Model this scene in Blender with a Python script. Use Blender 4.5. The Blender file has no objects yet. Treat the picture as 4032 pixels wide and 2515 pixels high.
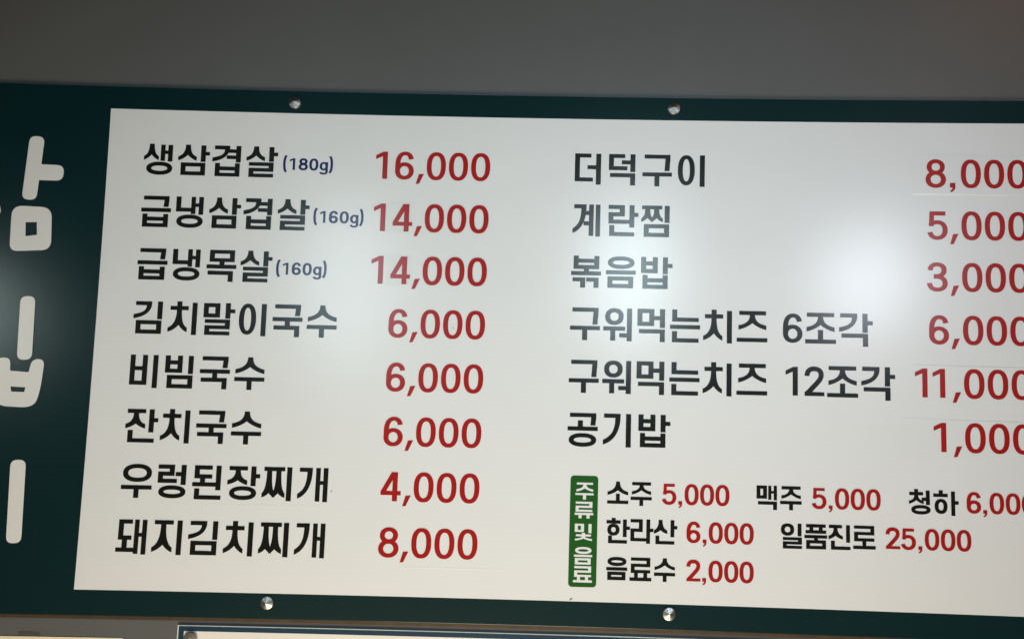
import bpy, bmesh, math
from mathutils import Vector, Matrix
from mathutils.geometry import delaunay_2d_cdt

# ------------------------------------------------------------------ camera, world, lamps
sc = bpy.context.scene
col = sc.collection
S = 1.3 / 1000.0            # one layout unit of the board, in metres

cam_d = bpy.data.cameras.new('camera')
cam = bpy.data.objects.new('camera', cam_d); col.objects.link(cam)
cam_d.sensor_width = 36.0
cam_d.lens = 27.05
cam_d.shift_x = -0.05124
cam_d.shift_y = 0.0631
cam_d.clip_start = 0.05
cam_d.clip_end = 60.0
# looking slightly up at the board, hand-held with a small roll
rx = Vector((0.99952744, 0.01791541, 0.02497875))
dn = Vector((0.02335132, 0.08591824, -0.99602850))
fw = Vector((-0.01999039, 0.99614110, 0.08545929))
cam.matrix_world = Matrix(((rx.x, -dn.x, -fw.x, 0.0), (rx.y, -dn.y, -fw.y, -1.3),
                           (rx.z, -dn.z, -fw.z, 0.0), (0, 0, 0, 1)))
sc.camera = cam

world = bpy.data.worlds.new('World'); sc.world = world
world.use_nodes = True
_nt = world.node_tree
_bg = _nt.nodes['Background']
# the room behind the camera: dim above eye level, warm lit floor and tables below it
_tc = _nt.nodes.new('ShaderNodeTexCoord'); _sx = _nt.nodes.new('ShaderNodeSeparateXYZ')
_mr = _nt.nodes.new('ShaderNodeMapRange'); _mr.interpolation_type = 'SMOOTHSTEP'
_mr.inputs['From Min'].default_value = 0.22; _mr.inputs['From Max'].default_value = -0.34
_mx = _nt.nodes.new('ShaderNodeMix'); _mx.data_type = 'RGBA'
_mx.inputs['A'].default_value = (0.02, 0.022, 0.022, 1)
_mx.inputs['B'].default_value = (1.0, 0.66, 0.46, 1)
_nt.links.new(_tc.outputs['Generated'], _sx.inputs[0])
_nt.links.new(_sx.outputs['Z'], _mr.inputs['Value'])
_nt.links.new(_mr.outputs['Result'], _mx.inputs['Factor'])
_nt.links.new(_mx.outputs['Result'], _bg.inputs['Color'])
_bg.inputs['Strength'].default_value = 0.07

def lamp(name, loc, target, size, watts, colour, shape='DISK', size_y=None, spread=180):
    d = bpy.data.lights.new(name, 'AREA'); d.shape = shape; d.size = size
    if size_y: d.size_y = size_y
    d.energy = watts; d.color = colour; d.spread = math.radians(spread)
    o = bpy.data.objects.new(name, d); col.objects.link(o)
    o.location = loc
    o.rotation_euler = (Vector(target) - Vector(loc)).to_track_quat('-Z', 'Y').to_euler()
    return o

def mirror_spot(u, v, dist):
    """where a light sits, `dist` m out from the board, to glint at board point (u, v)"""
    k = (1.3 + dist) / 1.3
    return (u * S * k, -dist, -v * S * k)

LAMPS = [   # name, place, aim, width, height, watts, colour, beam spread
    ('ceiling_lamp', mirror_spot(64, -228, 1.25), (0.10, 0, 0.16), 0.26, 0.46, 1.980, (0.717, 0.922, 1.000), 115),
    ('ceiling_lamp', mirror_spot(372, -228, 1.25), (0.42, 0, 0.16), 0.28, 0.36, 1.700, (0.790, 0.870, 1.000), 115),
    ('ceiling_lamp', mirror_spot(-310, -205, 1.25), (-0.35, 0, 0.05), 0.30, 0.60, 1.42, (0.68, 0.90, 1.0), 115),
    ('ceiling_lamp', mirror_spot(-830, -165, 1.25), (-1.0, 0, 0.0), 0.26, 0.34, 0.319, (0.827, 1.000, 0.960), 70),
    ('room_glow', (-0.22, -1.7, -2.0), (-0.14, 0, -0.45), 1.4, 1.2, 25.600, (1.000, 0.840, 0.602), 108),
    ('added_low_glow', mirror_spot(-330, 335, 1.6), (-0.4, 0, -0.3), 1.3, 0.55, 0.80, (1.0, 0.72, 0.45), 180),  # low warm light added for a brownish reflection along the bottom border
    ('warm_lamp', mirror_spot(640, -720, 1.1), (0.95, 0, 0.85), 0.20, 0.20, 1.300, (1.000, 0.360, 0.080), 180),
]
for L in LAMPS: lamp(L[0], L[1], L[2], L[3], L[5], L[6], 'ELLIPSE', L[4], L[7])

sc.view_settings.view_transform = 'Standard'
sc.view_settings.look = 'None'
sc.view_settings.exposure = 0.0
sc.view_settings.gamma = 1.0

# ------------------------------------------------------------------ materials
def mat(name, base, rough=0.4, metal=0.0, ior=1.5, bump=None, mottle=None, aniso=0.0):
    m = bpy.data.materials.new(name); m.use_nodes = True
    nt = m.node_tree; b = nt.nodes['Principled BSDF']
    b.inputs['Base Color'].default_value = (*base, 1)
    b.inputs['Roughness'].default_value = rough
    b.inputs['Metallic'].default_value = metal
    b.inputs['IOR'].default_value = ior
    tc = nt.nodes.new('ShaderNodeTexCoord')
    if bump:
        n = nt.nodes.new('ShaderNodeTexNoise'); n.inputs['Scale'].default_value = bump[0]
        n.inputs['Detail'].default_value = 4
        bp = nt.nodes.new('ShaderNodeBump'); bp.inputs['Strength'].default_value = bump[1]
        bp.inputs['Distance'].default_value = bump[2]
        nt.links.new(tc.outputs['Object'], n.inputs['Vector'])
        nt.links.new(n.outputs['Fac'], bp.inputs['Height'])
        nt.links.new(bp.outputs['Normal'], b.inputs['Normal'])
    if mottle:
        n = nt.nodes.new('ShaderNodeTexNoise'); n.inputs['Scale'].default_value = mottle[0]
        n.inputs['Detail'].default_value = 6; n.inputs['Roughness'].default_value = 0.65
        r = nt.nodes.new('ShaderNodeMapRange')
        r.inputs['From Min'].default_value = 0.3; r.inputs['From Max'].default_value = 0.7
        r.inputs['To Min'].default_value = 1 - mottle[1]; r.inputs['To Max'].default_value = 1 + mottle[1]
        vm = nt.nodes.new('ShaderNodeVectorMath'); vm.operation = 'SCALE'
        vm.inputs[0].default_value = base
        nt.links.new(tc.outputs['Object'], n.inputs['Vector'])
        nt.links.new(n.outputs['Fac'], r.inputs['Value'])
        nt.links.new(r.outputs['Result'], vm.inputs['Scale'])
        nt.links.new(vm.outputs['Vector'], b.inputs['Base Color'])
    return m

RG = 0.25
M_WALL = mat('dark_grey_paint', (0.106, 0.112, 0.1165), 0.42, bump=(260, 0.12, 0.0008), mottle=(3.5, 0.05))
M_GREEN = mat('dark_green_film', (0.0028, 0.0208, 0.0245), RG, bump=(30, 0.03, 0.002), mottle=(700, 0.25))
M_WHITE = mat('white_film', (0.737, 0.768, 0.812), RG, bump=(30, 0.03, 0.002), mottle=(9, 0.012))
M_STICK = mat('sticker_white', (0.731, 0.763, 0.805), RG + 0.01, mottle=(12, 0.012))
M_PATCH = mat('patch_white', (0.700, 0.739, 0.770), RG + 0.03, mottle=(12, 0.012))
M_BLACK = mat('black_print', (0.0075, 0.0085, 0.0075), RG)
M_RED = mat('red_print', (0.350, 0.0120, 0.0105), RG)
M_NAVY = mat('navy_print', (0.012, 0.016, 0.105), RG)
M_TAG = mat('green_print', (0.015, 0.100, 0.016), RG)
M_TITLE = mat('title_white', (0.75, 0.765, 0.785), RG + 0.05)
M_BROWN = mat('brown_wood_edge', (0.055, 0.032, 0.014), 0.6, mottle=(40, 0.3))
M_STEEL = mat('brushed_steel', (0.47, 0.465, 0.44), 0.38, metal=1.0)
M_BLUE = mat('blue_print', (0.012, 0.040, 0.075), 0.3)
M_NWHITE = mat('notice_white', (0.80, 0.775, 0.755), 0.3)
M_ACRYL = mat('acrylic_edge', (0.62, 0.68, 0.66), 0.15)
M_CREAM = mat('cream_paper', (0.80, 0.74, 0.56), 0.6, mottle=(30, 0.02))
M_TAPE = mat('grey_tape', (0.075, 0.07, 0.066), 0.5, mottle=(120, 0.25))
M_SPECK = mat('dark_speck', (0.09, 0.08, 0.065), 0.6)

# ------------------------------------------------------------------ helpers
# Lens pincushion is built into the layout, so edges are not perfectly straight.
BU = (6e-06, 0.000488, 0.000223, 0.00201, 0.00615, 0.000603, 0.030511, -0.000748, 0.030041, -0.000178)
BV = (9e-06, 0.000164, 0.000966, 0.002745, 0.001286, 0.008438, -4.4e-05, 0.030345, -0.000606, 0.029837)
def warp(u, v):
    x, y = u / 1000, v / 1000
    t = (1, x, y, x*x, x*y, y*y, x**3, x*x*y, x*y*y, y**3)
    return (u + 1000 * sum(a*b for a, b in zip(BU, t)), v + 1000 * sum(a*b for a, b in zip(BV, t)))

def W(u, v, y=0.0):
    """board layout (u right, v down) -> world; y metres behind the board's face"""
    a, b = warp(u, v); k = (1.3 + y) / 1.3
    return Vector((a * S * k, y, -b * S * k))

def link_mesh(name, verts, faces, m, parent=None, smooth=False):
    me = bpy.data.meshes.new(name); me.from_pydata([tuple(v) for v in verts], [], faces)
    me.materials.append(m)
    if smooth:
        for f in me.polygons: f.use_smooth = True
    me.update()
    o = bpy.data.objects.new(name, me); col.objects.link(o)
    if parent: o.parent = parent
    return o

def union(polys, holes=()):
    """triangulated union of overlapping outlines (optionally minus holes), one clean sheet"""
    vs, fs = [], []
    for pl in list(polys) + list(holes):
        fs.append(list(range(len(vs), len(vs) + len(pl))))
        vs += [Vector((float(a), float(b))) for a, b in pl]
    nh = len(polys)
    ov, oe, of, _, _, _ = delaunay_2d_cdt(vs, [], fs, 0, 1e-4, False)
    boxes = [(min(p[0] for p in pl), min(p[1] for p in pl), max(p[0] for p in pl), max(p[1] for p in pl), pl)
             for pl in list(polys) + list(holes)]
    def inside(x, y, pl):
        c = False; j = len(pl) - 1
        for i in range(len(pl)):
            (xi, yi), (xj, yj) = pl[i], pl[j]
            if (yi > y) != (yj > y) and x < (xj - xi)*(y - yi)/(yj - yi) + xi: c = not c
            j = i
        return c
    out = []
    for f in of:      # keep the triangles whose middle lies in a stroke and in no hole
        x = sum(ov[i].x for i in f)/len(f); y = sum(ov[i].y for i in f)/len(f)
        hit = [k for k, q in enumerate(boxes) if q[0] <= x <= q[2] and q[1] <= y <= q[3] and inside(x, y, q[4])]
        if hit and hit[-1] < nh: out.append(f)
    return [(v.x, v.y) for v in ov], out

def sheet(name, polys, m, parent, y, holes=(), label=None):
    vs, fs = union(polys, holes)
    pts = [W(u, v, y) for u, v in vs]
    fs2 = []
    for f in fs:
        a, b, c = pts[f[0]], pts[f[1]], pts[f[2]]
        n = (b - a).cross(c - a)
        if n.length < 1e-14: continue
        fs2.append(tuple(f) if n.y < 0 else tuple(reversed(f)))
    o = link_mesh(name, pts, fs2, m, parent)
    if label: o['label'] = label
    return o

def outline_rect(u0, v0, u1, v1, r=0.0, step=40.0):
    """counter-clockwise-in-v outline with optional round corners, edges cut up so they can bow"""
    P = []
    def edge(a, b):
        n = max(1, int(math.hypot(b[0]-a[0], b[1]-a[1]) / step))
        for i in range(n): P.append((a[0] + (b[0]-a[0])*i/n, a[1] + (b[1]-a[1])*i/n))
    def arc(cx, cy, a0):
        for i in range(7):
            t = math.radians(a0 + 90*i/7); P.append((cx + r*math.cos(t), cy + r*math.sin(t)))
    if r:
        arc(u0+r, v0+r, 180); edge((u0+r, v0), (u1-r, v0))
        arc(u1-r, v0+r, 270); edge((u1, v0+r), (u1, v1-r))
        arc(u1-r, v1-r, 0); edge((u1-r, v1), (u0+r, v1))
        arc(u0+r, v1-r, 90); edge((u0, v1-r), (u0, v0+r))
    else:
        for a, b in (((u0, v0), (u1, v0)), ((u1, v0), (u1, v1)), ((u1, v1), (u0, v1)), ((u0, v1), (u0, v0))): edge(a, b)
    return P

def slab(name, P, y0, y1, m, parent=None, bevel=0.0):
    """a board of outline P with its face at y0 and its back at y1"""
    n = len(P)
    cu = sum(p[0] for p in P)/n; cv = sum(p[1] for p in P)/n
    vs, fs = union([P])
    V = [W(u, v, y0) for u, v in vs]; F = []
    for f in fs:
        a, b, c = (V[i] for i in f[:3])
        F.append(tuple(f) if (b-a).cross(c-a).y < 0 else tuple(reversed(f)))
    b0 = len(V)
    V += [W(u, v, y0) for u, v in P]; V += [W(u, v, y1) for u, v in P]
    for i in range(n):
        j = (i+1) % n; F.append((b0+i, b0+n+i, b0+n+j, b0+j))
    F.append(tuple(b0+n+i for i in range(n)))
    o = link_mesh(name, V, F, m, parent)
    bm = bmesh.new(); bm.from_mesh(o.data); bmesh.ops.remove_doubles(bm, verts=bm.verts, dist=1e-6)
    bmesh.ops.recalc_face_normals(bm, faces=bm.faces); bm.to_mesh(o.data); bm.free()
    if bevel:
        md = o.modifiers.new('bevel', 'BEVEL'); md.width = bevel; md.segments = 2; md.limit_method = 'ANGLE'
    return o

# ------------------------------------------------------------------ lettering (drawn stroke by stroke)
VW, HW = 15.0, 12.0       # widths of upright and level strokes, in percent of the letter square

def bez(p0, p1, p2, p3, n=12):
    out = []
    for i in range(n+1):
        t = i/n; s = 1-t
        out.append(tuple(s*s*s*a + 3*s*s*t*b + 3*s*t*t*c + t*t*t*d for a, b, c, d in zip(p0, p1, p2, p3)))
    return out

def rect(x0, y0, x1, y1): return [[(x0, y0), (x1, y0), (x1, y1), (x0, y1)]]

def ring(x0, y0, x1, y1, v=None, h=None, n=2.25):
    v = VW if v is None else v; h = HW if h is None else h
    cx, cy, a, b = (x0+x1)/2, (y0+y1)/2, (x1-x0)/2, (y1-y0)/2
    def pt(t, a, b):
        c, s = math.cos(t), math.sin(t)
        return (cx + a*math.copysign(abs(c)**(2/n), c), cy + b*math.copysign(abs(s)**(2/n), s))
    N = 44; out = []
    for i in range(N):
        t0, t1 = 2*math.pi*i/N, 2*math.pi*(i+1)/N
        out.append([pt(t0, a, b), pt(t1, a, b), pt(t1, a-v, b-h), pt(t0, a-v, b-h)])
    return out

def pen(path, v=None, h=None):
    """flat-ended stroke along a path; upright runs are v wide, level runs h wide"""
    v = VW if v is None else v; h = HW if h is None else h
    L, Rr = [], []
    for i, q in enumerate(path):
        a = path[max(i-1, 0)]; b = path[min(i+1, len(path)-1)]
        dx, dy = b[0]-a[0], b[1]-a[1]; l = math.hypot(dx, dy) or 1
        nx, ny = -dy/l, dx/l
        L.append((q[0] + nx*v/2, q[1] + ny*h/2)); Rr.append((q[0] - nx*v/2, q[1] - ny*h/2))
    return [[L[i], L[i+1], Rr[i+1], Rr[i]] for i in range(len(path)-1)]

def siot(l, r, cx, t, b, e=13.0, cr=None, v=None):
    v = VW if v is None else v
    cr = b - e + 0.10*(t - b) if cr is None else cr
    hh = b - e - t
    P = []
    P += bez((cx-v/2, t), (cx-v/2, t+0.60*hh), (cx-v/2-0.35*(cx-v/2-l), b-e-0.13*hh), (l, b-e))
    P += bez((l, b), (l+0.42*(cx-l), b-0.12*(b-cr)-1.0), (cx-0.22*(cx-l), cr+0.40*(b-cr)), (cx, cr), 8)
    P += bez((cx, cr), (cx+0.22*(r-cx), cr+0.40*(b-cr)), (r-0.42*(r-cx), b-0.12*(b-cr)-1.0), (r, b), 8)[1:]
    P += bez((r, b-e), (cx+v/2+0.35*(r-cx-v/2), b-e-0.13*hh), (cx+v/2, t+0.60*hh), (cx+v/2, t))
    return [P]

def jieut(x0, x1, t, l, r, b, e=13.0, cr=None, cx=None, h=None):
    h = HW if h is None else h
    cx = (x0+x1)/2 if cx is None else cx
    return rect(x0, t, x1, t+h) + siot(l, r, cx, t+h-1, b, e, cr)

def chieut(x0, x1, tick, t, l, r, b, e=13.0, cr=None, cx=None):
    cx = (x0+x1)/2 if cx is None else cx
    return rect(cx-VW/2, tick, cx+VW/2, t+2) + jieut(x0, x1, t, l, r, b, e, cr, cx)

def giyeok_bent(x0, x1, t, xl, b, e=12.5):
    """the curved form that stands left of an upright vowel"""
    h, v = HW, VW
    H = b - t
    P = [(x0, t), (x1, t)]
    P += bez((x1, t+h*0.6), (x1, t+0.58*H), (xl+0.62*(x1-xl), b-0.10*H), (xl, b), 14)
    xi = x1 - v - 0.5
    P += bez((xl, b-e), (xl+0.55*(xi-xl), b-e-0.10*H), (xi, t+0.60*H), (xi, t+h), 14)
    P += [(x0, t+h)]
    return [P]

def giyeok(x0, x1, t, b, lean=0.0):
    h, v = HW, VW
    return rect(x0, t, x1, t+h) + [[(x1-v, t), (x1, t), (x1, t+h), (x1-lean, b), (x1-v-lean, b), (x1-v, t+h)]]

def nieun(x0, x1, t, b): return rect(x0, t, x0+VW, b) + rect(x0, b-HW, x1, b)
def digeut(x0, x1, t, b, x2=None):
    return rect(x0, t, x0+VW, b) + rect(x0, t, x1, t+HW) + rect(x0, b-HW, x2 or x1, b)
def rieul(x0, x1, t, b, x2=None, h=None):
    h = h or min(HW, (b-t)*0.245)
    m = (t+b)/2
    return (rect(x0, t, x1, t+h) + rect(x1-VW, t, x1, m+h/2) + rect(x0, m-h/2, x1, m+h/2)
            + rect(x0, m-h/2, x0+VW, b) + rect(x0, b-h, x2 or x1, b))
def mieum(x0, x1, t, b, h=None):
    h = h or HW
    return rect(x0, t, x0+VW, b) + rect(x1-VW, t, x1, b) + rect(x0, t, x1, t+h) + rect(x0, b-h, x1, b)
def bieup(x0, x1, t, b, m0, m1):
    return (rect(x0, t, x0+VW, b) + rect(x1-VW, t, x1, b) + rect(x0, m0, x1, m0+min(HW, m1-m0-6))
            + rect(x0, m1, x1, b))
def bar(x0, x1, t, h=None): return rect(x0, t, x1, t+(h or HW))
def stem(x0, t, b, v=None): return rect(x0, t, x0+(v or VW), b)
def ae(xa, xb, t, b, m, v=13.5): return rect(xa, t, xa+v, b) + rect(xb, t, xb+v+0.5, b+1.5) + rect(xa, m, xb+v, m+10.5)

def syllables():
  return {
 '생': siot(3, 48, 26, 0, 50, 12) + ae(53, 75, 2, 52, 20) + ring(12, 55, 90, 95),
 '삼': siot(3, 59, 32, 0, 49, 12.5) + stem(71, 1, 52) + bar(80, 98, 21, 11) + mieum(12, 86, 55, 94),
 '겹': giyeok_bent(9, 55, 0, 3, 50) + bar(48, 78, 11, 11) + bar(46, 78, 30, 11) + stem(74, 0, 51) + bieup(12, 87, 54, 95, 64.5, 84),
 '살': siot(3, 59, 32, 0, 45, 12) + stem(71, 1, 46.5) + bar(80, 98, 18, 11) + rieul(11, 86, 49, 95, h=11),
 '급': giyeok(11, 88, 0, 33, 2) + bar(5, 94, 37) + bieup(10, 87, 55, 95, 64, 83.5),
 '냉': nieun(6, 56, 0, 46) + ae(51, 74, 0, 53, 20) + ring(9, 55, 88, 95),
 '목': mieum(13, 88, 0, 36, 11) + stem(43, 34, 47) + bar(5, 94, 44.5) + giyeok(9, 85, 63.5, 96),
 '김': giyeok_bent(9, 57, 0, 4, 52) + stem(74, 0, 53) + mieum(12, 88, 57, 97),
 '치': chieut(9, 63, -2, 12, 4, 61, 90, 13, 69) + stem(74, 1, 98),
 '말': mieum(5, 54, 1, 44) + stem(70, 0, 46.5) + bar(80, 99, 18.5, 11.5) + rieul(10, 85, 49.5, 96.5, h=11),
 '이': ring(8, 0, 59, 93) + stem(74, 0, 97),
 '국': giyeok(11, 88, 0, 34, 2) + bar(5, 94, 38.5) + stem(42, 48, 65) + giyeok(9, 86, 63.5, 97),
 '수': siot(7, 93, 50, 0, 49, 13, 29) + bar(5, 94, 59.5) + stem(42, 68, 97),
 '비': bieup(5, 56, 0, 89, 34, 77) + stem(72, 0, 98),
 '빔': bieup(5, 56, 0, 51, 14.5, 39.5) + stem(73, 0, 54) + mieum(12, 88, 58, 97),
 '잔': jieut(8, 62, 0, 4, 62, 57, 13, 43, 34) + stem(72, 0, 68) + bar(80, 99, 26) + nieun(12, 90, 62, 98),
 '우': ring(8, 0, 92, 52) + bar(5, 94, 61.5) + stem(42, 70, 98),
 '렁': rieul(7, 55, 0, 53, 63) + bar(58, 80, 21) + stem(74, 0, 58) + ring(11, 60, 90, 97),
 '된': digeut(10, 62, 0, 38, 62) + stem(27, 36, 52) + bar(5, 76, 49) + stem(73, 0, 71) + nieun(12, 90, 67, 98.5),
 '장': jieut(8, 62, 0, 4, 62, 54, 13, 41, 34) + stem(72, 0, 57) + bar(80, 99, 22) + ring(11, 58, 90, 97.5),
 '찌': bar(7, 68, 0) + siot(3, 41, 23, 11, 89, 12.5, 76) + siot(33, 70, 50, 11, 89, 12.5, 76) + stem(74, 0, 98),
 '개': giyeok_bent(8, 46, 0, 4, 90, 14) + ae(56, 78, 0, 97, 38),
 '돼': digeut(8, 48, 0, 58, 47) + stem(20, 56, 83) + bar(3, 58, 80.5) + ae(54, 76, 0, 97.5, 38),
 '지': jieut(8, 63, 0, 3, 62, 91, 13, 70, 34.5) + stem(74, 0, 98.5),
 '더': digeut(8, 57, 0, 86, 63) + bar(46, 76, 36) + stem(72, 0, 95.5),
 '덕': digeut(7, 56, 0, 49.5, 63) + bar(46, 76, 19) + stem(72, 0, 54.5) + giyeok(11, 87, 59, 96),
 '구': giyeok(11, 89, 0, 50, 2.5) + bar(5, 94, 55) + stem(41.5, 64, 97.5),
 '계': giyeok_bent(9, 46, 0, 5, 88, 14) + bar(40, 62, 20) + bar(38, 62, 52) + stem(54, 0, 96, 14) + stem(74, 0, 97.5, 14),
 '란': rieul(9, 58, 0, 57, 74) + stem(72, 0, 68) + bar(80, 99, 23) + nieun(12, 87, 62, 95),
 '찜': bar(6, 67, 0, 11) + siot(4, 40, 23, 10, 50, 11, 38) + siot(33, 69, 50, 10, 50, 11, 38) + stem(74, 0, 52) + mieum(12, 88, 57, 95.5),
 '볶': bieup(11, 88, 0, 40, 9, 28) + stem(42.5, 38, 49) + bar(4, 94, 47) + giyeok(9, 47, 66, 96.5) + giyeok(50, 87, 66, 96.5),
 '음': ring(10, 0, 90, 37.5) + bar(5, 94, 42.5) + mieum(10, 87, 61, 95.5),
 '밥': bieup(6, 56, 0, 48.5, 13.5, 36.5) + stem(71, 0, 51) + bar(80, 100, 20) + bieup(11, 86, 54.5, 96, 64.5, 84),
 '워': ring(10, 0, 65, 50) + bar(5, 70, 55) + stem(26, 64, 97) + bar(53, 78, 75) + stem(75, 0, 98),
 '먹': mieum(7, 57, 0, 51) + bar(54, 78, 21) + stem(74, 0, 56) + giyeok(12, 89, 61, 98.5),
 '는': nieun(11, 90, 0, 36) + bar(5, 94, 46) + nieun(11, 90, 65, 98),
 '즈': jieut(11, 90, 0, 9, 91, 56, 13, 36, 50) + bar(4, 94, 80.5),
 '조': jieut(10, 90, 0, 9, 91, 56, 13, 36, 50) + stem(42.5, 51, 82) + bar(5, 95, 79.5),
 '각': giyeok_bent(8, 58, 0, 5, 55) + stem(73, 0, 56.5) + bar(80, 103, 22) + giyeok(12, 89, 60, 98),
 '공': giyeok(11, 89, 0, 36, 2) + stem(35, 22, 42) + bar(5, 94, 40) + ring(9, 59.5, 90, 99),
 '기': giyeok_bent(8, 57, 0, 6, 91, 14) + stem(73, 0, 98),
 '소': siot(6, 94, 50, 0, 57, 14, 37) + stem(42, 51, 82) + bar(5, 95, 80),
 '주': jieut(11, 91, 0, 10, 92, 53, 14, 34, 51) + bar(5, 95, 62) + stem(42.5, 70, 100),
 '한': rect(24, -3, 41, 9) + bar(2, 62, 7, 14) + ring(6, 22, 58, 71) + stem(72, 3, 76) + bar(80, 102, 32) + nieun(10, 90, 71, 103),
 '라': rieul(4, 56, 0, 92, 74, 13.5) + stem(71, 0, 101) + bar(80, 101, 38, 14),
 '산': siot(3, 60, 31, 0, 58, 14, 43) + stem(73, 0, 71) + bar(82, 102, 24, 14) + nieun(10, 90, 66, 101.5),
 '료': rieul(8, 90, 0, 64, h=13) + stem(22, 62, 85) + stem(61, 62, 85) + bar(3, 95, 82.5, 14),
 '맥': mieum(4, 48, 0, 55) + ae(53, 76, 0, 59, 22) + giyeok(10, 90, 66, 101),
 '청': chieut(5, 62, -3, 9, 3, 64, 59, 13, 43) + bar(56, 80, 32) + stem(73, 2, 62) + ring(12, 63, 92, 102),
 '하': rect(25, -1, 42, 15) + bar(2, 62, 13, 14) + ring(7, 35, 60, 97) + stem(75, 3, 104) + bar(84, 106, 43, 14),
 '일': ring(3, 0, 59, 51) + stem(73, 0, 52) + rieul(11, 91, 57, 104, h=12),
 '품': bar(8, 90, 0) + bar(6, 92, 25) + stem(22, 10, 27) + stem(61, 10, 27) + bar(1, 96, 45) + stem(41, 55, 68) + mieum(8, 91, 66, 103),
 '진': jieut(3, 58, 0, 1, 61, 60, 14, 45, 30.5) + stem(74, 0, 72) + nieun(11, 92, 66, 102.5),
 '로': rieul(7, 91, 0, 65, h=13) + stem(41, 63, 86) + bar(3, 96, 83, 14),
 '류': rieul(8, 90, 0, 60, h=12.5) + bar(4, 95, 66, 13) + stem(23, 76, 99) + stem(62, 76, 99),
 '및': mieum(6, 51, 0, 49) + stem(73, 0, 55) + rect(41, 54, 57, 66) + bar(12, 86, 63) + siot(8, 91, 49, 73, 101, 12, 88),
}
KO = syllables()
VW, HW = 16.4, 13.6
KO_SMALL = syllables()      # the drinks are set in a slightly heavier cut
VW, HW = 15.0, 12.0

def numerals(DV, DH):
  def dpen(path, v=DV, h=DH): return pen(path, v, h)
  return {     # 100 tall, set on a 77.7 wide cell
 '0': ring(5.5, 0, 72.5, 100, DV, DH, 2.35),
 '1': [[(55.5, 1.5), (40.5, 1.5), (14.5, 14.5), (14.5, 29), (38.3, 17.8), (38.3, 98.5), (55.5, 98.5)]],
 '2': dpen(bez((14.3, 31), (14.3, 14), (24, 6.6), (38, 6.6)) + bez((38, 6.6), (54, 6.6), (61.5, 15), (61.5, 27.5))[1:]
           + bez((61.5, 27.5), (61.5, 40), (52, 50), (40, 63))[1:] + [(15.5, 90)], DV-0.4, DH+2.5) + [[(6, 85.2), (72, 85.2), (72, 98.5), (6, 98.5)], [(6, 98.5), (6, 86.5), (22, 72), (30, 84)]],
 '3': dpen(bez((15, 27), (17, 13), (25, 6.6), (38, 6.6)) + bez((38, 6.6), (53, 6.6), (61.5, 14), (61.5, 26))[1:]
           + bez((61.5, 26), (61.5, 38), (53, 47), (36, 47))[1:] + [(27, 47)])
      + dpen([(27, 49), (36, 49)] + bez((36, 49), (54, 49), (64.5, 58), (64.5, 72))[1:]
             + bez((64.5, 72), (64.5, 86), (54, 93.4), (38, 93.4))[1:] + bez((38, 93.4), (23, 93.4), (14, 85), (12.5, 71))[1:]),
 '4': rect(43.2, 1.5, 60.3, 98.5) + rect(4, 64.5, 72, 78.5) + [[(39, 1.5), (58, 1.5), (22, 66), (4, 66)]],
 '5': rect(12, 1.5, 65, 15.2) + [[(12, 1.5), (28, 1.5), (25.2, 52.5), (9.8, 52.5)]]
      + dpen(bez((15, 50), (20, 41.5), (29, 38.8), (38, 38.8)) + bez((38, 38.8), (54, 38.8), (63.5, 50), (63.5, 65.5))[1:]
             + bez((63.5, 65.5), (63.5, 83), (53, 93.4), (37, 93.4))[1:] + bez((37, 93.4), (24, 93.4), (15, 86), (13, 73.5))[1:]),
 '6': ring(5, 38.5, 70.5, 100, DV, DH, 2.1)
      + dpen(bez((60.5, 27), (57.5, 12), (49, 6.6), (39, 6.6)) + bez((39, 6.6), (21, 6.6), (13.6, 25), (13.6, 48))[1:]
             + bez((13.6, 48), (13.6, 56), (13.6, 62), (13.6, 69))[1:]),
 '8': ring(8.5, 0, 69.5, 53.5, DV-0.6, DH, 2.1) + ring(4.5, 41, 73, 100, DV, DH, 2.1),
 ',': [[(11, 79.5), (29, 78), (13, 113.5), (1, 115)]],
 ';': [[(4, 82), (22.5, 82), (22.5, 97), (20.5, 105), (14.5, 111.5), (7, 115), (5, 109), (10.5, 105.5), (12.5, 98.5), (4, 98.5)]],
 '(': pen(bez((26, -21), (15, -6), (11, 14), (11, 47.5)) + bez((11, 47.5), (11, 82), (15, 102), (26, 117))[1:], 18, 14),
 ')': pen(bez((7, -21), (18, -6), (22, 14), (22, 47.5)) + bez((22, 47.5), (22, 82), (18, 102), (7, 117))[1:], 18, 14),
 'g': ring(5, 27, 66, 97, 18.5, 15, 2.1) + rect(48.5, 28, 66.5, 106)
      + pen(bez((58.2, 104), (58.2, 119), (49, 124), (35, 124)) + bez((35, 124), (23, 124), (15, 120), (12, 111))[1:], 18, 15),
}
NUM = numerals(17.2, 13.3)
NUM_NOTE = numerals(19.5, 16.5)
NUM_SMALL = numerals(18.6, 14.8)
ADV = {'(': 35, ')': 33, 'g': 72, ',': 34}

def place(polys, u, v, su, sv): return [[(u + x*su, v + y*sv) for x, y in pl] for pl in polys]

def korean(text, u, v, pitch, su=0.44, sv=0.44, font=None):
    """u, v: top-left of the first letter square"""
    out = []
    for i, ch in enumerate(text):
        if ch != ' ': out += place((font or KO)[ch], u + i*pitch, v, su, sv)
    return out

def number(text, cells, v, s, font=None, su=None):
    out = []
    for ch, u in zip(text, cells): out += place((font or NUM)[ch], u, v, su or s, s)
    return out

def cells_for(text, u, s, adv=79):
    c = []
    for ch in text:
        c.append(u); u += ADV.get(ch, adv) * s
    return c

# ------------------------------------------------------------------ wall
WALL_Y = 0.0068
wall = link_mesh('wall', [(-4, WALL_Y, -3), (4, WALL_Y, -3), (4, WALL_Y, 3), (-4, WALL_Y, 3)], [(0, 1, 2, 3)], M_WALL)
wall['kind'] = 'structure'

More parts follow.
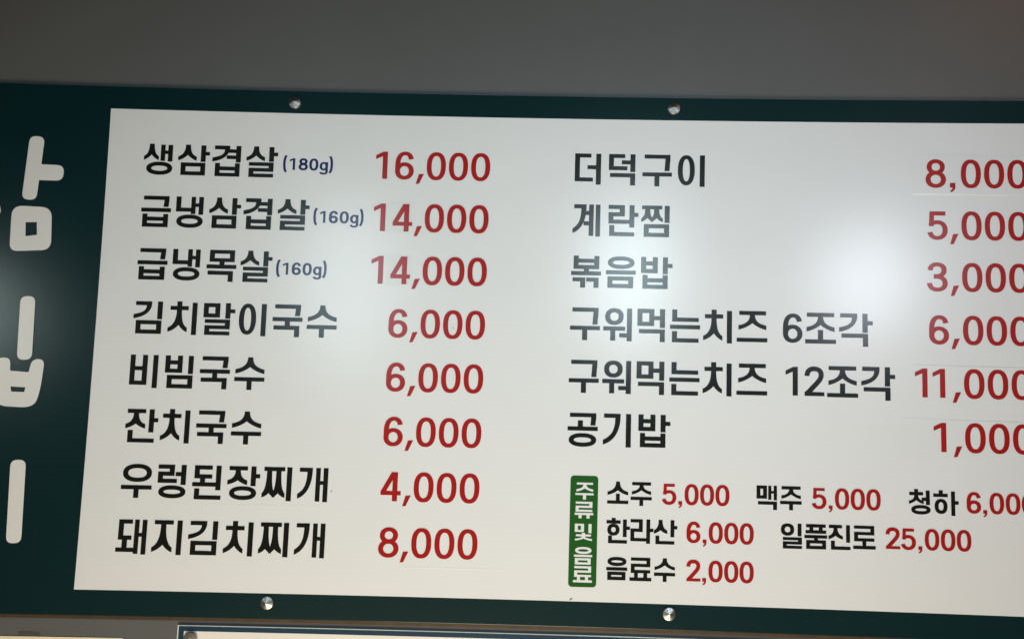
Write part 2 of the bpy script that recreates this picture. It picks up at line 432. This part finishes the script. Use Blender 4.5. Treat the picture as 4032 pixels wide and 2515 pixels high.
# ------------------------------------------------------------------ menu board
board = bpy.data.objects.new('menu_board', None); col.objects.link(board)
board.empty_display_size = 0.1
board['label'] = 'large dark green menu board with white price list, fixed to grey wall by cone screws'
board['category'] = 'menu board'
UL, UR = -884.0, 905.0

slab('panel', outline_rect(UL, -472.6, UR, 222.0), 0.0, 0.0028, M_GREEN, board, 0.0006)
slab('backing_board', outline_rect(UL - 3, -470.5, UR + 3, 226.0), 0.0030, WALL_Y - 0.0004, M_BROWN, board)
Y1, Y2, Y3, Y4 = -0.0006, -0.0011, -0.0012, -0.0016

# white field as a grid sheet so that it follows the bow
def grid_sheet(name, u0, v0, u1, v1, y, m, parent, nu=60, nv=30):
    V = [W(u0 + (u1-u0)*i/nu, v0 + (v1-v0)*j/nv, y) for j in range(nv+1) for i in range(nu+1)]
    F = [(j*(nu+1)+i, (j+1)*(nu+1)+i, (j+1)*(nu+1)+i+1, j*(nu+1)+i+1) for j in range(nv) for i in range(nu)]
    return link_mesh(name, V, F, m, parent)
grid_sheet('white_field', -637.3, -442.0, 760.0, 190.4, Y1, M_WHITE, board)

def name_part(text, u, v, pitch, label, y=Y2, s=0.44, m=M_BLACK, name='dish_name'):
    return sheet(name, korean(text, u, v, pitch, s, s, KO_SMALL if name == 'drink_name' else KO), m, board, y, label=label)
def price_part(polys, label, y=Y2): return sheet('price', polys, M_RED, board, y, label=label)

# left column: eight dishes
L_DISH = ['생삼겹살', '급냉삼겹살', '급냉목살', '김치말이국수', '비빔국수', '잔치국수', '우렁된장찌개', '돼지김치찌개']
L_PRICE = ['16,000', '14,000', '14,000', '6,000', '6,000', '6,000', '4,000', '8,000']
NOTE = {0: ('(180g)', -404.2), 1: ('(160g)', -360.3), 2: ('(160g)', -406.1)}
D = 0.383
for k in range(8):
    v = -395.2 + 70.95*k
    name_part(L_DISH[k], -590.9, v, 45.5, 'black dish name reading ' + L_DISH[k], s=0.442)
    pv = v + 2.4
    t = L_PRICE[k]
    cell = {6: [-285.3, -255.6], 5: [-255.6]}[len(t)] + [-225.9, -213.6, -183.9, -154.2]
    price_part(number(t, cell, pv, D), 'red price reading %s beside %s' % (t, L_DISH[k]), Y2 if k not in (1, 2) else Y4)
    if k in NOTE:
        txt, u = NOTE[k]; s = 0.165
        sheet('weight_note', number(txt, cells_for(txt, u, 0.182, 77), v + 14.7, s, NUM_NOTE, 0.182), M_NAVY, board, Y2,
              label='small navy weight note reading %s' % txt)

# right column: six dishes
R_DISH = [('더덕구이', 45.6), ('계란찜', 45.6), ('볶음밥', 45.6), ('구워먹는치즈', 43.6), ('구워먹는치즈', 43.6), ('공기밥', 45.6)]
for k, (t, pitch) in enumerate(R_DISH):
    v = -394.8 + 69.2*k
    name_part(t, -16.8, v, pitch, 'black dish name reading ' + t)
    if k == 3:
        sheet('portion_note', place(NUM['6'], 260.8, v + 2.2, D, D) + korean('조각', 289.1, v + 0.6, 43.6), M_BLACK, board, Y2,
              label='black portion note reading 6조각')
    if k == 4:
        sheet('portion_note', number('12', [260.6, 288.2], v + 2.2, D) + korean('조각', 316.9, v + 0.6, 43.6), M_BLACK, board, Y2,
              label='black portion note reading 12조각')
ZR = [490.0, 519.6, 549.2]
R_PRICE = [('8;000', [445.2, 476.6]), ('5,000', [447.0, 477.2]), ('3,000', [445.8, 477.0]), ('6,000', [447.5, 477.0]),
           ('11,000', [425.2, 447.4, 477.3]), ('1,000', [447.6, 477.3])]
for k, (t, c) in enumerate(R_PRICE):
    v = -394.8 + 69.2*k + 0.6 + (1.0 if k in (0, 1) else 0)
    price_part(number(t, c + ZR, v, D), 'red price reading %s in the second column' % t.replace(';', ','),
               Y4 if k in (0, 4, 5) else Y2)

# stuck-on correction stickers
def sticker(u0, v0, u1, v1, label, m=M_STICK):
    P = outline_rect(u0, v0, u1, v1, 1.0)
    o = slab('price_sticker', P, Y3, Y1 - 0.0001, m, board)
    o['label'] = label
    return o
sticker(-260.6, -322.6, -227.3, -281.6, 'thin square sticker carrying the red 4 in the second row price', M_PATCH)
sticker(-259.9, -251.6, -226.6, -210.7, 'thin square sticker carrying the red 4 in the third row price', M_PATCH)
sticker(430.3, -399.0, 606, -346.9, 'thin sticker with a curling lower edge under the price 8,000')
sticker(429.4, -120.2, 606, -68.4, 'thin sticker under the price 11,000')
sticker(411.6, -50.6, 606, -0.6, 'thin sticker under the price 1,000')
# lifted lips of two stickers and the seams of the two overlaid rows
def lip(u0, u1, v, out, up=2.2, down=0.9, fade=True):
    """slightly curled edge of a sticker: a long easy slope and a short one"""
    n = 24; V = []; F = []
    for i in range(n+1):
        t = i/n; u = u0 + (u1-u0)*t
        a = 1.0 - 0.75*t if fade else 1.0
        w = 0.12*math.sin(i*2.1) + 0.10*math.sin(i*5.3)
        for dv, k in ((-up, 0.0), (-up*0.3, 0.55), (0.0, 1.0), (down*0.6, 0.75), (down, 0.0)):
            V.append(W(u, v + w + dv, Y1 - 0.00002 - out*a*k))
    for i in range(n):
        q = 5*i
        F += [(q+k, q+k+5, q+k+6, q+k+1) for k in range(4)]
    o = link_mesh('sticker_edge', V, F, M_STICK, board, True)
    bm = bmesh.new(); bm.from_mesh(o.data)
    for f in bm.faces:
        if f.normal.y > 0: f.normal_flip()
    bm.to_mesh(o.data); bm.free()
    return o
def rolled(u0, u1, v, side, w):
    """edge of a sticker that rolls softly down to the board (side +1: lower edge, -1: upper edge)"""
    n = 20; V = []; F = []
    for i in range(n+1):
        t = i/n; u = u0 + (u1-u0)*t
        ww = w*(1.0 - 0.55*t) + 0.12*math.sin(i*2.3)
        for k, y in ((-0.12, Y3 - 0.00004), (0.25, Y3 + 0.00002), (0.5, Y3 + 0.00014), (0.75, Y3 + 0.00032), (1.0, Y1 - 0.00002)):
            V.append(W(u, v + side*k*ww, y))
    for i in range(n):
        for k in range(4):
            q = 5*i + k
            f = (q, q+1, q+6, q+5); F.append(f if side > 0 else tuple(reversed(f)))
    o = link_mesh('sticker_edge', V, F, M_STICK, board, True)
    o['label'] = 'softly curled edge of a price sticker catching the light'
    return o
rolled(430.0, 575, -347.0, 1, 2.6)
rolled(429.3, 570, -120.2, -1, 2.0)
rolled(411.4, 560, -50.6, -1, 2.2)
lip(-527, -332, 80.3, 0.00013, 2.0, 0.8, False)
lip(-223, -86, 153.7, 0.00013, 2.0, 0.8, False)

# drinks block
tag = sheet('drinks_tag', [outline_rect(-9.1, 32.0, 26.6, 172.3, 4.6, 10)], M_TAG, board, Y2)
polys = []
for ch, v0, hgt in (('주', 40.7, 21.6), ('류', 65.0, 21.2), ('및', 93.0, 21.4), ('음', 122.2, 22.0), ('료', 146.2, 20.4)):
    sv = hgt / {'음': 95.5, '료': 96.5, '및': 101, '류': 99, '주': 100}[ch]
    polys += place(KO[ch], -3.8, v0, 0.262, sv)
tl = sheet('tag_lettering', polys, M_WHITE, tag, Y4)
E_ = 0.302
def drink(t, u, v, price, pc, pv, pitch=30.0, s=E_):
    name_part(t, u, v, pitch, 'small black drink name reading ' + t if t in ('소주', '맥주', '음료수') else None, s=s, name='drink_name')
    row = {39.0: 'first', 86.6: 'second', 134.6: 'third'}[pv]
    price_part(number(price, pc, pv, 0.269, NUM_SMALL), 'small red drink price reading %s in the %s row of the drinks block, %s' % (
        price.replace(';', ','), row, 'next to the green tag' if u < 100 else 'further right' if u < 400 else 'at the cut edge'))
drink('소주', 37.0, 38.3, '5;000', [107.6, 128.6, 136.1, 155.8, 175.4], 39.0)
drink('맥주', 228.0, 38.3, '5;000', [298.0, 319.2, 326.7, 346.4, 366.1], 39.0, 29.6)
drink('청하', 419.8, 38.1, '6;000', [491.0, 511.3, 518.8, 538.7, 558.4], 39.0, 30.6)
drink('한라산', 37.6, 85.4, '6;000', [139.3, 160.0, 167.2, 186.9, 206.3], 86.6, 30.2)
drink('일품진로', 259.0, 85.2, '25;000', [389.6, 409.0, 430.3, 438.0, 457.8, 477.4], 86.6, 30.2)
drink('음료수', 37.4, 133.6, '2;000', [139.3, 159.8, 167.2, 186.9, 206.3], 134.6, 30.4)

sheet('dirt_speck', [[(-7.2, 189.0), (-6.3, 187.8), (-4.4, 186.6), (-3.4, 186.6), (-3.8, 187.6), (-5.6, 188.7)]], M_SPECK, board, Y4)
sheet('dirt_speck', [[(-318.6, 59.6), (-317.2, 59.3), (-317, 60.3), (-318.3, 60.5)]], M_BROWN, board, Y4)
sheet('dirt_speck', [[(-169.2, -156.6), (-168, -156.8), (-167.9, -155.6), (-169, -155.5)]], M_TAPE, board, Y4)

# hand-drawn white title down the left edge
def brush(a, b, r0, r1=None, n=12, square=0.62):
    """fat marker stroke with blunt, rounded ends"""
    r1 = r1 or r0
    dx, dy = b[0]-a[0], b[1]-a[1]; l = math.hypot(dx, dy); dx, dy = dx/l, dy/l
    P = []
    for c, r, sgn in ((a, r0, -1), (b, r1, 1)):
        for i in range(n+1):
            t = math.pi*(i/n) - math.pi/2
            ct, st = math.cos(t), math.sin(t)
            e = 2/2.7
            x = sgn*math.copysign(abs(ct)**e, ct)*r; y = sgn*math.copysign(abs(st)**e, st)*r
            P.append((c[0] + dx*x - dy*y, c[1] + dy*x + dx*y))
    return [P]
def soft(pts, r, n=6):
    """polygon with rounded corners"""
    out = []; N = len(pts)
    for i in range(N):
        p0, p, p1 = pts[i-1], pts[i], pts[(i+1) % N]
        rr = r[i] if isinstance(r, (list, tuple)) else r
        def tow(q):
            l = math.hypot(q[0]-p[0], q[1]-p[1]); t = min(rr, l*0.49)/l
            return (p[0] + (q[0]-p[0])*t, p[1] + (q[1]-p[1])*t)
        a, b = tow(p0), tow(p1)
        for k in range(n+1):
            t = k/n; out.append(tuple((1-t)**2*x + 2*t*(1-t)*y + t*t*z for x, y, z in zip(a, p, b)))
    return out
hole1 = [(-738.8, -284.0), (-724.2, -284.6), (-722.8, -267.4), (-737.6, -265.3)]
box1 = soft([(-758.3, -306.4), (-706.0, -304.8), (-703.0, -247.6), (-757.0, -244.6)], [15, 14, 13, 11])
sheet('title_syllable', brush((-732.4, -391.2), (-736.3, -324.2), 9.9, 9.7) + brush((-733, -352.4), (-704.6, -352.0), 11.0, 10.6)
      + [box1] + brush((-801, -392), (-806, -352), 9.7) + brush((-805, -360), (-782.5, -300), 9.7) + brush((-805, -360), (-832, -312), 9.7),
      M_TITLE, board, Y2, holes=[hole1])
bie = soft([(-762.5, -103), (-743.6, -104), (-743.0, -86.6), (-718.9, -85.2), (-716.0, -102.5), (-699.6, -102.6), (-702.0, -62), (-708, -39.0), (-752, -40.2), (-760.5, -50)],
           [9, 9, 1.5, 1.5, 9, 9, 16, 17, 12, 8])
hole2 = [(-740.6, -66.0), (-721.5, -65.4), (-722.4, -59.2), (-739.0, -59.4)]
sheet('title_syllable', brush((-727.7, -175.6), (-726.2, -110.9), 9.7, 9.7) + [bie]
      + brush((-826, -170), (-790, -170), 9.6) + brush((-805, -166), (-830, -118), 9.6) + brush((-806, -160), (-785, -121), 9.6),
      M_TITLE, board, Y2, holes=[hole2])
sheet('title_syllable', brush((-721.9, 38.2), (-719.0, 124.6), 9.8, 9.6) + place(ring(0, 0, 60, 88, 19, 19), -822, 30, 1.0, 1.0),
      M_TITLE, board, Y2)

# cone-headed screws
def cone_cap(name, u, v, y, r, h, parent, facets=18, turn=0.0, label=None):
    c = W(u, v, y); V = []; F = []
    ringz = [(r, 0.0), (r, 0.0022), (r*0.94, 0.0030)]
    for rr, d in ringz:
        for i in range(facets):
            t = turn + 2*math.pi*i/facets
            V.append((c.x + rr*math.cos(t), c.y - d, c.z + rr*math.sin(t)))
    V.append((c.x, c.y - 0.0030 - h, c.z)); top = len(V) - 1
    for k in range(2):
        for i in range(facets):
            j = (i+1) % facets
            F.append((k*facets+i, k*facets+j, (k+1)*facets+j, (k+1)*facets+i))
    for i in range(facets):
        F.append((2*facets+i, 2*facets+(i+1) % facets, top))
    o = link_mesh(name, V, F, M_STEEL, parent)
    bm = bmesh.new(); bm.from_mesh(o.data); bmesh.ops.recalc_face_normals(bm, faces=bm.faces)
    bm.to_mesh(o.data); bm.free()
    if label: o['label'] = label
    return o
for i, (u, v) in enumerate(((-391.8, -456.4), (117.0, -458.0), (-391.3, 202.1), (119.4, 202.3))):
    cone_cap('screw_cap', u, v, 0.0, 0.0109, 0.0044, board, 20, 0.13 + 0.4*i)

# ------------------------------------------------------------------ notice board below
NY = 0.002
notice = bpy.data.objects.new('notice_board', None); col.objects.link(notice)
notice['label'] = 'white notice board with thin blue border, just below the menu board'
notice['category'] = 'notice board'
slab('panel', outline_rect(-502.9, 231.7, 760, 440), NY, NY + 0.004, M_ACRYL, notice, 0.0005)
NI = outline_rect(-494.4, 239.1, 750, 430)
sheet('blue_border', [outline_rect(-501.3, 233.1, 758, 438)], M_BLUE, notice, NY - 0.0006, holes=[NI])
sheet('white_field', [outline_rect(-494.4, 239.1, 750, 430)], M_NWHITE, notice, NY - 0.0006)
# round standoff head with a small pin hole
def disc_cap(u, v, y, r, parent):
    c = W(u, v, y); n = 40; prof = [(r, 0.0), (r, 0.0035), (r*0.93, 0.0045), (r*0.24, 0.0052), (r*0.2, 0.0046), (r*0.18, 0.0028)]
    V = []; F = []
    for rr, d in prof:
        for i in range(n):
            t = 2*math.pi*i/n; V.append((c.x + rr*math.cos(t), c.y - d, c.z + rr*math.sin(t)))
    for k in range(len(prof)-1):
        for i in range(n):
            j = (i+1) % n; F.append((k*n+i, k*n+j, (k+1)*n+j, (k+1)*n+i))
    F.append(tuple((len(prof)-1)*n + i for i in range(n)))
    o = link_mesh('screw_cap', V, F, M_STEEL, parent)
    bm = bmesh.new(); bm.from_mesh(o.data); bmesh.ops.recalc_face_normals(bm, faces=bm.faces); bm.to_mesh(o.data); bm.free()
    return o
disc_cap(-485.0, 247.6, NY - 0.0006, 0.0111, notice)

# ------------------------------------------------------------------ cream paper and tape scrap on the wall
paper = slab('paper_sheet', outline_rect(-860, 249.2, -570.5, 430), WALL_Y - 0.0012, WALL_Y - 0.0003, M_CREAM)
paper['label'] = 'plain cream paper sheet on the wall at the lower left corner'
paper['category'] = 'paper'
tape = slab('tape_scrap', [(-702, 243.9), (-690, 243.2), (-674.6, 244.0), (-674.9, 247.4), (-688, 247.0), (-701.6, 247.9)], WALL_Y - 0.0006, WALL_Y - 0.0001, M_TAPE)
tape['label'] = 'small dark grey tape scrap on the wall above the cream paper'
tape['category'] = 'tape'
